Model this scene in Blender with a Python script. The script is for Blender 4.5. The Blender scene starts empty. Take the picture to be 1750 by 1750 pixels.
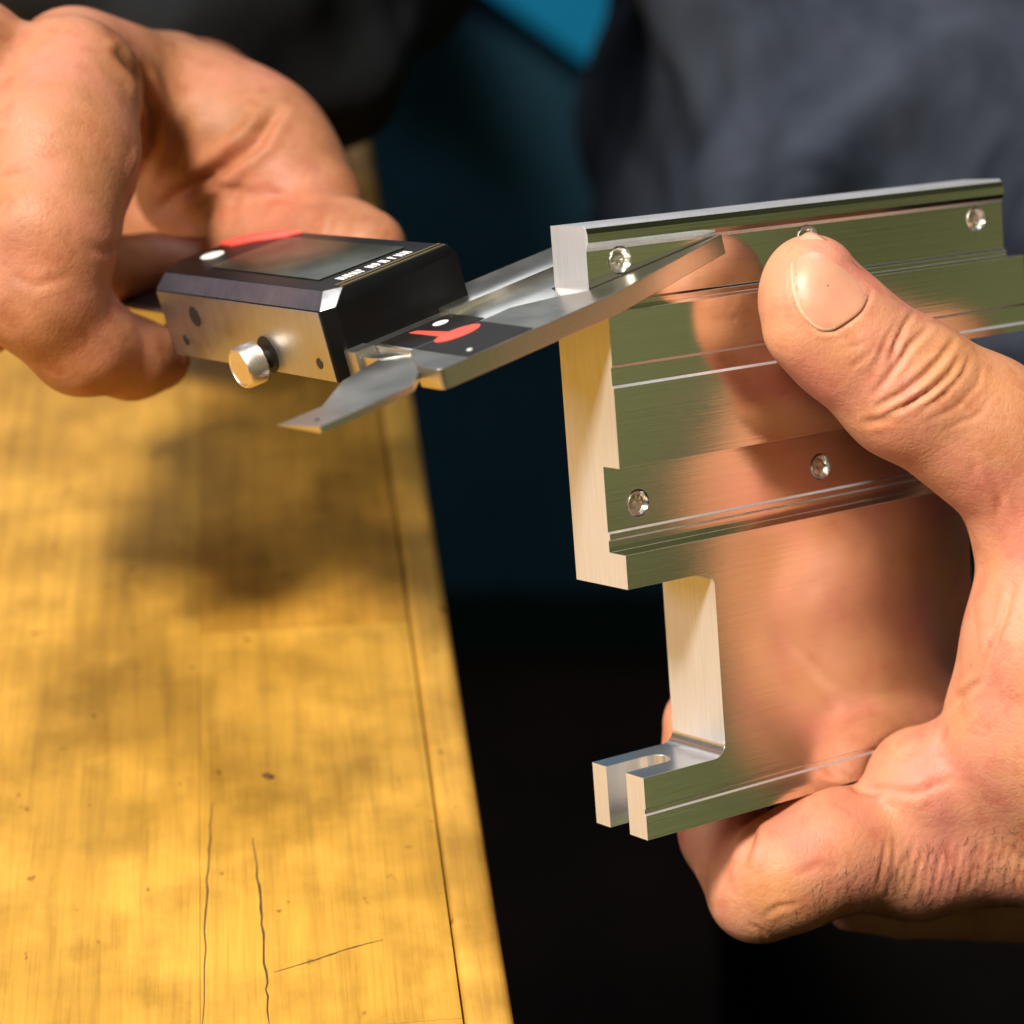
import bpy, bmesh, math, random
import numpy as np
from mathutils import Matrix, Vector
random.seed(3)
rng = np.random.default_rng(5)
S = bpy.context.scene
COL = S.collection

# ------------------------------------------------------------------ camera
PITCH = math.radians(30.6)
CAMH = 0.277
FOC = 4117.0            # focal length in photo pixels (photo is 1750 px wide)
cd = bpy.data.cameras.new('camera'); cam = bpy.data.objects.new('camera', cd); COL.objects.link(cam)
cam.location = (0, 0, CAMH)
cam.rotation_euler = (math.pi/2 - PITCH, 0, 0)
cd.sensor_width = 36.0
cd.lens = FOC/1750*36.0
cd.clip_start = 0.01; cd.clip_end = 50
cd.dof.use_dof = True
cd.dof.focus_distance = 0.402
cd.dof.aperture_fstop = 12.5
cd.dof.aperture_blades = 9
S.camera = cam
S.render.resolution_x = 1024; S.render.resolution_y = 1024

# ------------------------------------------------------------------ world
w = bpy.data.worlds.new('World'); S.world = w; w.use_nodes = True
nt = w.node_tree; nt.nodes.clear()
tc = nt.nodes.new('ShaderNodeTexCoord')
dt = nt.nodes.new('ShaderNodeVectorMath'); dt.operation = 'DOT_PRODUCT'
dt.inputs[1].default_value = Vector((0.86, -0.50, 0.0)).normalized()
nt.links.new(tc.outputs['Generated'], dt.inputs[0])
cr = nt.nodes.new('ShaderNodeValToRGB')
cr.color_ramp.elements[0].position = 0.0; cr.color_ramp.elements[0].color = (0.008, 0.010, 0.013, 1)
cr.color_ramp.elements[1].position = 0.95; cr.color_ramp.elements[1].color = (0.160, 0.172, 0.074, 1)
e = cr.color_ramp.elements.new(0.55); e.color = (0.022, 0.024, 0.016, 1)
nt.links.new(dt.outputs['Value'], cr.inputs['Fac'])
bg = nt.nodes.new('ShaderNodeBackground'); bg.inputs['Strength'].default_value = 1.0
wn = nt.nodes.new('ShaderNodeTexNoise'); wn.inputs['Scale'].default_value = 11.0; wn.inputs['Detail'].default_value = 3.0
nt.links.new(tc.outputs['Generated'], wn.inputs['Vector'])
wr = nt.nodes.new('ShaderNodeMapRange'); wr.inputs['From Min'].default_value = 0.35; wr.inputs['From Max'].default_value = 0.65
wr.inputs['To Min'].default_value = 0.45; wr.inputs['To Max'].default_value = 1.55
nt.links.new(wn.outputs['Fac'], wr.inputs['Value'])
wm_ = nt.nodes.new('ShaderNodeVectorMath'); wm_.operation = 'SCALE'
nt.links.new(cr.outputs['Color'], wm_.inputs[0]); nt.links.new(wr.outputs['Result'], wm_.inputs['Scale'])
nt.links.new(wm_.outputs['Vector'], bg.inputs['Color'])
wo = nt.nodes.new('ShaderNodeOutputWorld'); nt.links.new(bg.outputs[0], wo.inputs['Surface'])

# ------------------------------------------------------------------ lamps
def area(name, loc, target, size, power, col, size_y=None):
    l = bpy.data.lights.new(name, 'AREA'); l.energy = power; l.color = col
    l.shape = 'RECTANGLE'; l.size = size; l.size_y = size_y or size
    o = bpy.data.objects.new(name, l); COL.objects.link(o); o.location = loc
    o.rotation_euler = (Vector(target)-Vector(loc)).to_track_quat('-Z', 'Y').to_euler()
    return o
area('key_lamp', (-0.30, 0.00, 0.78), (0.0, 0.40, 0.08), 0.12, 13.8, (1.0, 0.91, 0.79))
area('side_lamp', (-0.60, 0.10, 0.35), (0.0, 0.38, 0.10), 0.22, 2.4, (1.0, 0.96, 0.92))
area('overhead_lamp', (0.15, 0.70, 1.15), (0.05, 0.45, 0.05), 0.30, 4.2, (0.84, 0.90, 1.0))
area('rear_fill_light', (-0.25, 1.55, 0.68), (0.0, 0.45, 0.08), 0.75, 2.2, (0.88, 0.93, 1.0), 0.5)  # unseen source added to brighten the flat jaw tops

S.view_settings.view_transform = 'Standard'
S.view_settings.look = 'None'
S.view_settings.exposure = 0.0
S.view_settings.gamma = 1.0

# ------------------------------------------------------------------ frames
CM = Matrix.Translation((0, 0, CAMH)) @ Matrix.Rotation(math.pi/2 - PITCH, 4, 'X') @ Matrix.Diagonal((1, -1, -1, 1))
def cw(P):
    """millimetres in the survey frame (right, down, forward from the view point) -> world metres"""
    P = np.asarray(P, float)/1000.0
    M = np.array(CM)
    return P @ M[:3, :3].T + M[:3, 3]
def ray(q): return np.array([(q[0]-875)/FOC, (q[1]-875)/FOC, 1.0])
# work piece frame: e1 along the extrusion, e2 down, n out of the front face (survey frame, mm)
RP = np.array([[0.830442, 0.077576, 0.551677], [-0.155791, 0.983088, 0.096272], [0.534878, 0.165894, -0.828483]])
TP = np.array([14.393, -45.739, 385.0])
def pz(q, z):
    P0 = RP @ np.array([0, 0, z]) + TP; v = ray(q)
    return v*(P0 @ RP[:, 2])/(v @ RP[:, 2])
# caliper frame: b along the beam, j along the jaws, u up from the face
BC = np.array([[0.564244, 0.789419, -0.242267], [0.134456, -0.376915, -0.916323], [-0.814586, 0.484230, -0.319463]])
TC = np.array([33.799, -46.144, 403.340])
def frame_matrix(R, T, flip):
    A = R.copy()
    if flip is not None: A[:, flip] *= -1
    M = np.array(CM)[:3, :3] @ A
    m = Matrix([list(M[i])+[0] for i in range(3)]+[[0, 0, 0, 1]])
    p = cw(T)
    m.translation = Vector(p)
    return m
MP = frame_matrix(RP, TP, 1)         # local (X, -Y, Z) : right handed
MC = frame_matrix(BC, TC, None)
if MC.determinant() < 0: raise RuntimeError('caliper frame handedness')

# ------------------------------------------------------------------ helpers
def tag(o, label=None, cat=None, group=None, kind=None):
    if label: o['label'] = label
    if cat: o['category'] = cat
    if group: o['group'] = group
    if kind: o['kind'] = kind
    return o
def empty(name, loc=(0, 0, 0), mat=None):
    o = bpy.data.objects.new(name, None); COL.objects.link(o)
    o.empty_display_size = 0.02
    if mat is not None: o.matrix_world = mat
    else: o.location = loc
    return o
def link(name, me, mat, parent=None, smooth=False):
    o = bpy.data.objects.new(name, me); COL.objects.link(o)
    if mat is not None:
        me.materials.clear(); me.materials.append(mat)
    if smooth:
        me.polygons.foreach_set('use_smooth', [True]*len(me.polygons))
    if parent is not None: o.parent = parent
    return o
def mesh_from(verts, faces, name='m'):
    me = bpy.data.meshes.new(name); me.from_pydata([tuple(v) for v in verts], [], [tuple(f) for f in faces]); me.update()
    return me
def prism(poly, z0, z1):
    """polygon in XY extruded from z0 to z1; returns a mesh with outward normals"""
    bm = bmesh.new()
    a = [bm.verts.new((x, y, z0)) for x, y in poly]; b = [bm.verts.new((x, y, z1)) for x, y in poly]
    bm.faces.new(a); bm.faces.new(b)
    n = len(poly)
    for i in range(n): bm.faces.new((a[i], a[(i+1) % n], b[(i+1) % n], b[i]))
    bmesh.ops.recalc_face_normals(bm, faces=bm.faces)
    me = bpy.data.meshes.new('m'); bm.to_mesh(me); bm.free()
    return me
def box(x0, x1, y0, y1, z0, z1): return prism([(x0, y0), (x1, y0), (x1, y1), (x0, y1)], z0, z1)
def cyl(p, axis, r, h, n=32, r2=None):
    bm = bmesh.new()
    bmesh.ops.create_cone(bm, cap_ends=True, segments=n, radius1=r, radius2=r if r2 is None else r2, depth=h)
    q = Vector(axis).to_track_quat('Z', 'Y').to_matrix().to_4x4()
    bm.transform(Matrix.Translation(p) @ q)
    me = bpy.data.meshes.new('m'); bm.to_mesh(me); bm.free(); return me
def boolean(a, cutters, op='DIFFERENCE'):
    oa = bpy.data.objects.new('tmp', a); COL.objects.link(oa); tmp = [oa]
    for c in cutters:
        oc = bpy.data.objects.new('tmp', c); COL.objects.link(oc); tmp.append(oc)
        m = oa.modifiers.new('b', 'BOOLEAN'); m.operation = op; m.object = oc; m.solver = 'EXACT'
    dg = bpy.context.evaluated_depsgraph_get(); dg.update()
    me = bpy.data.meshes.new_from_object(oa.evaluated_get(dg))
    for o in tmp: bpy.data.objects.remove(o)
    return me
def bevelled(me, w_, seg=2, ang=30):
    if not me.materials:
        for _m in (None, None, None): me.materials.append(None)
    o = bpy.data.objects.new('tmp', me); COL.objects.link(o)
    m = o.modifiers.new('b', 'BEVEL'); m.width = w_; m.segments = seg; m.limit_method = 'ANGLE'; m.angle_limit = math.radians(ang); m.use_clamp_overlap = True
    m.harden_normals = False
    dg = bpy.context.evaluated_depsgraph_get(); dg.update()
    r = bpy.data.meshes.new_from_object(o.evaluated_get(dg)); bpy.data.objects.remove(o)
    return r
def finish(me, scale=0.001, smooth_ang=None):
    me.transform(Matrix.Diagonal((scale, scale, scale, 1)))
    if smooth_ang is not None:
        me.polygons.foreach_set('use_smooth', [True]*len(me.polygons))
        try: me.set_sharp_from_angle(angle=math.radians(smooth_ang))
        except Exception: pass
    me.update(); return me
def setmats(me, ms):
    while len(me.materials) < len(ms): me.materials.append(None)
    for i, m_ in enumerate(ms): me.materials[i] = m_
def join(meshes):
    bm = bmesh.new()
    for m in meshes: bm.from_mesh(m)
    me = bpy.data.meshes.new('m'); bm.to_mesh(me); bm.free(); return me

# ------------------------------------------------------------------ materials
def newmat(name):
    m = bpy.data.materials.new(name); m.use_nodes = True
    t = m.node_tree; p = t.nodes['Principled BSDF']
    return m, t, p
def N(t, typ, **kw):
    n = t.nodes.new(typ)
    for k, v in kw.items():
        if k in n.inputs: n.inputs[k].default_value = v
        else: setattr(n, k, v)
    return n
def coords(t, scale, kind='Object', rot=(0, 0, 0)):
    c = t.nodes.new('ShaderNodeTexCoord'); m = t.nodes.new('ShaderNodeMapping')
    m.inputs['Scale'].default_value = scale; m.inputs['Rotation'].default_value = rot
    t.links.new(c.outputs[kind], m.inputs['Vector']); return m.outputs['Vector']
def ramp(t, fac, stops):
    r = t.nodes.new('ShaderNodeValToRGB'); el = r.color_ramp.elements
    while len(el) < len(stops): el.new(0.5)
    for i, (p_, c_) in enumerate(stops):
        el[i].position = p_; el[i].color = c_ if len(c_) == 4 else (*c_, 1)
    t.links.new(fac, r.inputs['Fac']); return r.outputs['Color']
def mixc(t, fac, a, b, mode='MIX'):
    m = t.nodes.new('ShaderNodeMix'); m.data_type = 'RGBA'; m.blend_type = mode
    for s, v in ((0, fac), (6, a), (7, b)):
        if isinstance(v, (int, float)): m.inputs[s].default_value = v
        elif isinstance(v, tuple): m.inputs[s].default_value = v if len(v) == 4 else (*v, 1)
        else: t.links.new(v, m.inputs[s])
    return m.outputs[2]
def bump(t, p, h, strength, dist, prev=None):
    b = t.nodes.new('ShaderNodeBump'); b.inputs['Strength'].default_value = strength; b.inputs['Distance'].default_value = dist
    t.links.new(h, b.inputs['Height'])
    if prev is not None: t.links.new(prev, b.inputs['Normal'])
    t.links.new(b.outputs['Normal'], p.inputs['Normal']); return b.outputs['Normal']

def metal(name, col, rough, streak, bstr=0.15, vary=0.08, tint=None):
    """brushed metal; streak = texture scale per axis (small along the brushing direction)"""
    m, t, p = newmat(name)
    p.inputs['Metallic'].default_value = 1.0
    v = coords(t, streak)
    n1 = N(t, 'ShaderNodeTexNoise', Scale=1.0, Detail=4.0, Roughness=0.6); t.links.new(v, n1.inputs['Vector'])
    v2 = coords(t, (90, 90, 90)); n2 = N(t, 'ShaderNodeTexNoise', Scale=1.0, Detail=5.0, Roughness=0.65); t.links.new(v2, n2.inputs['Vector'])
    c = ramp(t, n1.outputs['Fac'], [(0.3, tuple(x*(1-vary) for x in col)), (0.7, tuple(min(1, x*(1+vary*.5)) for x in col))])
    t.links.new(c, p.inputs['Base Color'])
    mr = N(t, 'ShaderNodeMapRange'); mr.inputs['To Min'].default_value = rough*0.7; mr.inputs['To Max'].default_value = rough*1.4
    t.links.new(n2.outputs['Fac'], mr.inputs['Value']); t.links.new(mr.outputs['Result'], p.inputs['Roughness'])
    bump(t, p, n1.outputs['Fac'], bstr, 0.00006)
    return m
M_plate = metal('polished_aluminium', (0.73, 0.695, 0.63), 0.10, (25, 2600, 2600), 0.24, 0.06)
M_cut = metal('milled_and_glint_aluminium', (0.76, 0.76, 0.79), 0.36, (1500, 60, 1800), 0.35, 0.08)
M_cut.node_tree.nodes['Principled BSDF'].inputs['Metallic'].default_value = 0.70
M_fork = metal('cool_lit_cut_aluminium', (0.92, 0.94, 0.98), 0.24, (300, 300, 1500), 0.2, 0.05)  # bluish white paints the cool light mirrored by the fork
M_fork.node_tree.nodes['Principled BSDF'].inputs['Metallic'].default_value = 0.95
M_rivet = metal('peened_rivet', (0.88, 0.84, 0.76), 0.36, (900, 900, 900), 0.5, 0.1)
M_steel = metal('satin_steel', (0.66, 0.63, 0.56), 0.30, (120, 2400, 1800), 0.08, 0.08)
M_knob = metal('turned_steel', (0.88, 0.80, 0.72), 0.36, (1800, 1800, 1800), 0.2, 0.08)
M_side = metal('brushed_side_plate', (0.50, 0.48, 0.44), 0.38, (2000, 2000, 60), 0.3, 0.07)

def plain(name, col, rough, spec=0.5, coat=0.0, metallic=0.0, nscale=60, namp=0.25, bstr=0.1):
    m, t, p = newmat(name)
    v = coords(t, (nscale,)*3); n = N(t, 'ShaderNodeTexNoise', Scale=1.0, Detail=6.0, Roughness=0.6); t.links.new(v, n.inputs['Vector'])
    c = ramp(t, n.outputs['Fac'], [(0.3, tuple(x*(1-namp) for x in col)), (0.7, tuple(min(1, x*(1+namp)) for x in col))])
    t.links.new(c, p.inputs['Base Color'])
    p.inputs['Roughness'].default_value = rough; p.inputs['Specular IOR Level'].default_value = spec
    p.inputs['Coat Weight'].default_value = coat; p.inputs['Coat Roughness'].default_value = 0.08
    p.inputs['Metallic'].default_value = metallic
    bump(t, p, n.outputs['Fac'], bstr, 0.0002)
    return m
M_black = plain('black_gloss_plastic', (0.003, 0.003, 0.0035), 0.38, 0.22, 0.0, nscale=300)
M_chamf = plain('dark_anodised_chamfer', (0.16, 0.16, 0.21), 0.30, 0.6, 0.0, 0.75, nscale=400, namp=0.15)
M_cnr = plain('pale_corner', (0.55, 0.57, 0.63), 0.28, 0.6, 0.0, 0.6, nscale=400)  # paler bluish tone on the housing's front corner facet
M_sticker = plain('black_sticker', (0.012, 0.011, 0.010), 0.35, 0.5, nscale=300)
M_red = plain('red_print', (0.75, 0.09, 0.06), 0.4, nscale=500, namp=0.12)
M_white = plain('white_print', (0.82, 0.82, 0.78), 0.4, nscale=500, namp=0.05)
M_hole = plain('dark_recess', (0.010, 0.008, 0.007), 0.5, nscale=300)
M_nail_hole = M_hole
M_glass = plain('display_glass', (0.030, 0.032, 0.022), 0.28, 0.22, 0.05, nscale=120, namp=0.5, bstr=0.02)
M_gold = metal('ridge_glint', (0.34, 0.26, 0.13), 0.35, (900, 60, 900), 0.2)  # gold colour stands for highlights on the black housing ridges

def cloth(name, a, b, wscale=900, fold=18, rough=0.9, bs=0.5):
    m, t, p = newmat(name)
    v = coords(t, (fold,)*3); n = N(t, 'ShaderNodeTexNoise', Scale=1.0, Detail=7.0, Roughness=0.65, Distortion=0.6); t.links.new(v, n.inputs['Vector'])
    c = ramp(t, n.outputs['Fac'], [(0.32, a), (0.68, b)])  # fold shading put into the cloth colour as dark and pale patches
    v2 = coords(t, (wscale, wscale, wscale)); n2 = N(t, 'ShaderNodeTexNoise', Scale=1.0, Detail=2.0); t.links.new(v2, n2.inputs['Vector'])
    c2 = mixc(t, 0.35, c, n2.outputs['Fac'], 'MULTIPLY')
    t.links.new(c2, p.inputs['Base Color']); p.inputs['Roughness'].default_value = rough
    p.inputs['Sheen Weight'].default_value = 0.0; p.inputs['Specular IOR Level'].default_value = 0.2
    b1 = bump(t, p, n2.outputs['Fac'], bs, 0.0004)
    return m
M_jacket = cloth('dark_grey_workwear', (0.012, 0.017, 0.028), (0.078, 0.094, 0.135))
M_sleeve = cloth('shaded_workwear', (0.003, 0.0036, 0.0045), (0.014, 0.017, 0.021))  # same cloth as the jacket, darkened to paint its shade
M_trouser = cloth('black_trousers', (0.006, 0.005, 0.006), (0.012, 0.010, 0.010))
M_navy = plain('navy_painted_steel', (0.028, 0.100, 0.165), 0.6, 0.3, nscale=4, namp=0.35)
M_cyan = plain('cyan_plastic', (0.008, 0.40, 0.80), 0.5, nscale=8, namp=0.15)
M_floor = plain('dark_floor', (0.028, 0.015, 0.013), 0.8, 0.2, nscale=6, namp=0.4)

def skin(name, base, pink, brown, scale=1.0):
    m, t, p = newmat(name)
    v = coords(t, (1, 1, 1))
    n1 = N(t, 'ShaderNodeTexNoise', Scale=55.0*scale, Detail=4.0, Roughness=0.55); t.links.new(v, n1.inputs['Vector'])
    n2 = N(t, 'ShaderNodeTexNoise', Scale=210.0, Detail=5.0, Roughness=0.6, Distortion=0.4); t.links.new(v, n2.inputs['Vector'])
    n3 = N(t, 'ShaderNodeTexNoise', Scale=900.0, Detail=3.0, Roughness=0.6); t.links.new(v, n3.inputs['Vector'])
    c1 = ramp(t, n1.outputs['Fac'], [(0.33, pink), (0.52, base), (0.70, brown)])
    c2 = ramp(t, n2.outputs['Fac'], [(0.30, (0.84, 0.60, 0.56)), (0.50, (1, 1, 1)), (0.75, (1.0, 0.97, 0.92))])
    c = mixc(t, 0.75, c1, c2, 'MULTIPLY')
    at = t.nodes.new('ShaderNodeAttribute'); at.attribute_name = 'tone'
    c = mixc(t, at.outputs['Fac'], c, (0.60, 0.17, 0.125))
    t.links.new(c, p.inputs['Base Color'])
    p.inputs['Subsurface Weight'].default_value = 0.12
    p.inputs['Subsurface Radius'].default_value = (1.0, 0.35, 0.18)
    p.inputs['Subsurface Scale'].default_value = 0.0035
    p.inputs['Specular IOR Level'].default_value = 0.42
    mr = N(t, 'ShaderNodeMapRange'); mr.inputs['To Min'].default_value = 0.42; mr.inputs['To Max'].default_value = 0.66
    t.links.new(n2.outputs['Fac'], mr.inputs['Value']); t.links.new(mr.outputs['Result'], p.inputs['Roughness'])
    vo = N(t, 'ShaderNodeTexVoronoi', Scale=820.0); vo.feature = 'DISTANCE_TO_EDGE'; t.links.new(v, vo.inputs['Vector'])
    vr = N(t, 'ShaderNodeMapRange'); vr.inputs['From Max'].default_value = 0.16; t.links.new(vo.outputs['Distance'], vr.inputs['Value'])
    b1 = bump(t, p, vr.outputs['Result'], 0.25, 0.00010)
    b2 = bump(t, p, n2.outputs['Fac'], 0.35, 0.0007, b1)
    bump(t, p, n3.outputs['Fac'], 0.22, 0.0002, b2)
    return m
M_skin = skin('skin_hand', (0.60, 0.275, 0.145), (0.62, 0.235, 0.165), (0.58, 0.26, 0.105))
M_skin2 = skin('skin_hand_shaded', (0.40, 0.165, 0.072), (0.50, 0.19, 0.115), (0.27, 0.105, 0.040))  # darker copy of the same worker's skin, shade put into the colour
def nailmat():
    m, t, p = newmat('fingernail')
    v = coords(t, (300, 300, 300)); n = N(t, 'ShaderNodeTexNoise', Scale=1.0, Detail=3.0); t.links.new(v, n.inputs['Vector'])
    c = ramp(t, n.outputs['Fac'], [(0.3, (0.62, 0.28, 0.185)), (0.7, (0.66, 0.33, 0.20))])
    t.links.new(c, p.inputs['Base Color']); p.inputs['Roughness'].default_value = 0.42
    p.inputs['Subsurface Weight'].default_value = 0.2; p.inputs['Subsurface Scale'].default_value = 0.002
    p.inputs['Coat Weight'].default_value = 0.0
    bump(t, p, n.outputs['Fac'], 0.25, 0.0003)
    return m
M_nail = nailmat()
M_rim = plain('nail_edge', (0.74, 0.45, 0.29), 0.5, nscale=300, namp=0.08)
M_hair = plain('dark_hair', (0.045, 0.02, 0.01), 0.6, nscale=200)

def wood(name, shift, tone):
    m, t, p = newmat(name)
    c0 = t.nodes.new('ShaderNodeTexCoord')
    mp = t.nodes.new('ShaderNodeMapping'); mp.inputs['Location'].default_value = (shift, shift*0.7, 0)
    t.links.new(c0.outputs['Object'], mp.inputs['Vector']); V = mp.outputs['Vector']
    def mapped(s):
        k = t.nodes.new('ShaderNodeMapping'); k.inputs['Scale'].default_value = s; t.links.new(V, k.inputs['Vector']); return k.outputs['Vector']
    g = N(t, 'ShaderNodeTexNoise', Scale=1.0, Detail=6.0, Roughness=0.6, Distortion=0.5); t.links.new(mapped((300, 16, 60)), g.inputs['Vector'])
    g2 = N(t, 'ShaderNodeTexNoise', Scale=1.0, Detail=3.0, Roughness=0.5); t.links.new(mapped((1500, 50, 200)), g2.inputs['Vector'])
    st = N(t, 'ShaderNodeTexNoise', Scale=1.0, Detail=4.0, Roughness=0.55, Distortion=0.1); t.links.new(c0.outputs['Object'], st.inputs['Vector']); st.inputs['Scale'].default_value = 17.0
    st2 = N(t, 'ShaderNodeTexNoise', Scale=1.0, Detail=5.0, Roughness=0.6); t.links.new(c0.outputs['Object'], st2.inputs['Vector']); st2.inputs['Scale'].default_value = 60.0
    base = ramp(t, g.outputs['Fac'], [(0.30, tuple(x*0.80 for x in tone)), (0.5, tone), (0.72, tuple(x*1.10 for x in tone))])
    fine = ramp(t, g2.outputs['Fac'], [(0.30, (0.86, 0.82, 0.72)), (0.5, (1, 1, 1)), (1.0, (1, 1, 1))])
    c = mixc(t, 0.8, base, fine, 'MULTIPLY')
    s1 = ramp(t, st.outputs['Fac'], [(0.42, (1.03, 1.01, 0.95)), (0.50, (0.80, 0.76, 0.63)), (0.62, (0.48, 0.45, 0.37))])
    c = mixc(t, 0.85, c, s1, 'MULTIPLY')
    s2 = ramp(t, st2.outputs['Fac'], [(0.36, (1.10, 1.08, 1.04)), (0.50, (0.95, 0.94, 0.90)), (0.66, (0.66, 0.63, 0.56))])
    c = mixc(t, 0.7, c, s2, 'MULTIPLY')
    sp = N(t, 'ShaderNodeTexNoise', Scale=1.0, Detail=2.0); t.links.new(mapped((260, 200, 200)), sp.inputs['Vector'])
    spk = ramp(t, sp.outputs['Fac'], [(0.70, (1, 1, 1)), (0.76, (0.35, 0.22, 0.14))])
    c = mixc(t, 0.8, c, spk, 'MULTIPLY')
    t.links.new(c, p.inputs['Base Color'])
    p.inputs['Roughness'].default_value = 0.50; p.inputs['Specular IOR Level'].default_value = 0.22
    bn = bump(t, p, g2.outputs['Fac'], 0.25, 0.0004)
    bump(t, p, st2.outputs['Fac'], 0.2, 0.0006, bn)
    return m
TONES = [(0.59, 0.335, 0.056), (0.60, 0.335, 0.057), (0.50, 0.262, 0.040), (0.63, 0.36, 0.072)]

# ------------------------------------------------------------------ setting
floor = link('floor', mesh_from([(-6, -3, -0.9), (6, -3, -0.9), (6, 9, -0.9), (-6, 9, -0.9)], [(0, 1, 2, 3)]), M_floor); tag(floor, kind='structure')

# bench: boards run along local Y
YAW = math.radians(6.4)
bench = empty('workbench'); bench.location = (0, 0, 0); bench.rotation_euler = (0, 0, YAW)
tag(bench, 'worn golden yellow wooden workbench top with cracks and grey stains', 'workbench')
Rb = Matrix.Rotation(-YAW, 3, 'Z')
def bench_xy(q):
    v = ray(q); M = np.array(CM)[:3, :3]; d = M @ v
    s = -CAMH/d[2]; P = Vector((d[0]*s, d[1]*s, 0)); P = Rb @ P
    return P.x, P.y
ex = np.mean([bench_xy(q)[0] for q in [(880, 1745), (835, 1480), (724, 776)]])
j1 = np.mean([bench_xy(q)[0] for q in [(786, 1718), (685, 964)]])
j2 = bench_xy((342, 1700))[0]
yb = bench_xy((620, 1066))[1]          # a butt joint across the second board
yn = bench_xy((700, 1747))[1]
G = 0.00004
bw = j1-j2
boards = [(j1+G, ex, 0.12, 1.45, 0, 3)]
boards += [(j2+G, j1-G, 0.12, yn-G, 1, 1), (j2+G, j1-G, yn+G, yb-G, 2, 0), (j2+G, j1-G, yb+G, 1.45, 3, 2)]
x = j2
k = 4
while x > -0.55:
    cut = [0.12, 0.12+0.33*random.random()+0.45, 1.45] if k > 4 else [0.12, 1.45]
    for a_, b_ in zip(cut[:-1], cut[1:]):
        boards.append((x-bw+G, x-G, a_+G, b_-G, k, [0, 1, 3, 0][k % 4])); k += 1
    x -= bw
wm = {}
for (x0, x1, y0, y1, s_, ti) in boards:
    rounded = (x1 == ex)
    h = 0.04
    me = box(x0, x1, y0, y1, -h, 0.0)
    me = bevelled(me, 0.0022, 3) if rounded else me
    me.polygons.foreach_set('use_smooth', [rounded]*len(me.polygons))
    me.update()
    o = link('plank', me, wood('bench_wood_%d' % s_, s_*1.37, TONES[ti]), bench)
# cracks: thin dark splits that follow the grain, set in the boards as shallow grooves
def crack(name, pts, wd, label):
    pts = [Vector((*bench_xy(q), 0.0)) for q in pts]
    fine = []
    for a_, b_ in zip(pts[:-1], pts[1:]):
        for i in range(6):
            t_ = i/6; p_ = a_.lerp(b_, t_); fine.append(p_+Vector((random.uniform(-1, 1)*0.00022, 0, 0)))
    fine.append(pts[-1]); n = len(fine); V = []; F_ = []
    for i, p_ in enumerate(fine):
        d = (fine[min(i+1, n-1)]-fine[max(i-1, 0)]).normalized(); s = Vector((-d.y, d.x, 0))
        ww = wd*(0.25+0.75*math.sin(math.pi*min(1, (i+0.4)/n)))*random.uniform(0.7, 1.2)
        for sx, z in ((-1, 0.00006), (1, 0.00006), (1, -0.0004), (-1, -0.0004)):
            V.append(p_+s*ww*0.5*sx+Vector((0, 0, z)))
    for i in range(n-1):
        for k_ in range(4):
            F_.append((i*4+k_, i*4+(k_+1) % 4, (i+1)*4+(k_+1) % 4, (i+1)*4+k_))
    F_ += [(0, 1, 2, 3), tuple((n-1)*4+i for i in range(4))]
    me = mesh_from(V, F_)
    o = link('crack', me, M_crack, bench); o['label'] = label
M_crack = plain('crack_dirt', (0.08, 0.045, 0.016), 0.9, nscale=500, namp=0.5)
crack('c', [(362, 1372), (357, 1450), (352, 1560), (346, 1750)], 0.00035, 'long dark split in the bench top')
crack('c', [(430, 1432), (440, 1500), (448, 1580), (455, 1680), (460, 1750)], 0.00045, 'long dark split in the bench top')
crack('c', [(468, 1662), (540, 1640), (600, 1620), (655, 1606)], 0.0003, 'thin slanting scratch')
# dirt chip on the bench
def pebble(q, s, mat, name, lab, cat):
    bm = bmesh.new(); bmesh.ops.create_icosphere(bm, subdivisions=2, radius=1)
    for v in bm.verts:
        v.co *= 1+random.uniform(-.2, .2)
        v.co = Vector((v.co.x*s[0], v.co.y*s[1], v.co.z*s[2]))
    me = bpy.data.meshes.new('m'); bm.to_mesh(me); bm.free()
    o = link(name, me, mat, None, True); x_, y_ = bench_xy(q)
    p_ = Matrix.Rotation(YAW, 3, 'Z') @ Vector((x_, y_, s[2]*0.6)); o.location = p_; o.rotation_euler = (0, 0, -0.35)
    tag(o, lab, cat)
pebble((458, 1328), (0.0013, 0.0007, 0.0004), M_crack, 'wood_chip', 'tiny dark brown chip lying alone near the middle of the yellow bench', 'chip')

# cabinet behind
def wbox(name, lo, hi, mat, parent=None, bev=0.004, rot=None):
    me = bevelled(box(lo[0], hi[0], lo[1], hi[1], lo[2], hi[2]), bev, 2)
    return link(name, me, mat, parent)
cab = empty('tool_cabinet', (0.0, 1.72, -0.9)); tag(cab, 'dark navy metal cabinet standing in the blurred background', 'cabinet')
wbox('body', (-1.3, 0, 0.06), (1.6, 0.6, 1.9), M_navy, cab)
wbox('plinth', (-1.28, 0.03, 0.0), (1.58, 0.57, 0.058), M_navy, cab)
for i in range(3):
    wbox('door', (-1.27+i*0.96, -0.018, 0.09), (-1.27+i*0.96+0.94, -0.002, 1.87), M_navy, cab)

# cyan panel leaning in the gap
def behind(q, y):
    v = ray(q); d = np.array(CM)[:3, :3] @ v; s = y/d[1]; return Vector((0, 0, CAMH))+Vector(d)*s
P = [behind(q, 1.62) for q in [(835, -30), (1035, 118), (1300, 118), (1300, -400), (700, -400), (700, -110)]]
poly = [(p_.x, p_.z) for p_ in P]
me = prism(poly, -0.03, 0.03)
me.transform(Matrix.Rotation(math.pi/2, 4, 'X'))
me = bevelled(me, 0.006, 3)
cy = link('plastic_bin', me, M_cyan, None); cy.location = (0, 1.62, 0)
tag(cy, 'bright cyan blue plastic bin half hidden behind the grey jacket', 'bin')

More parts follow.
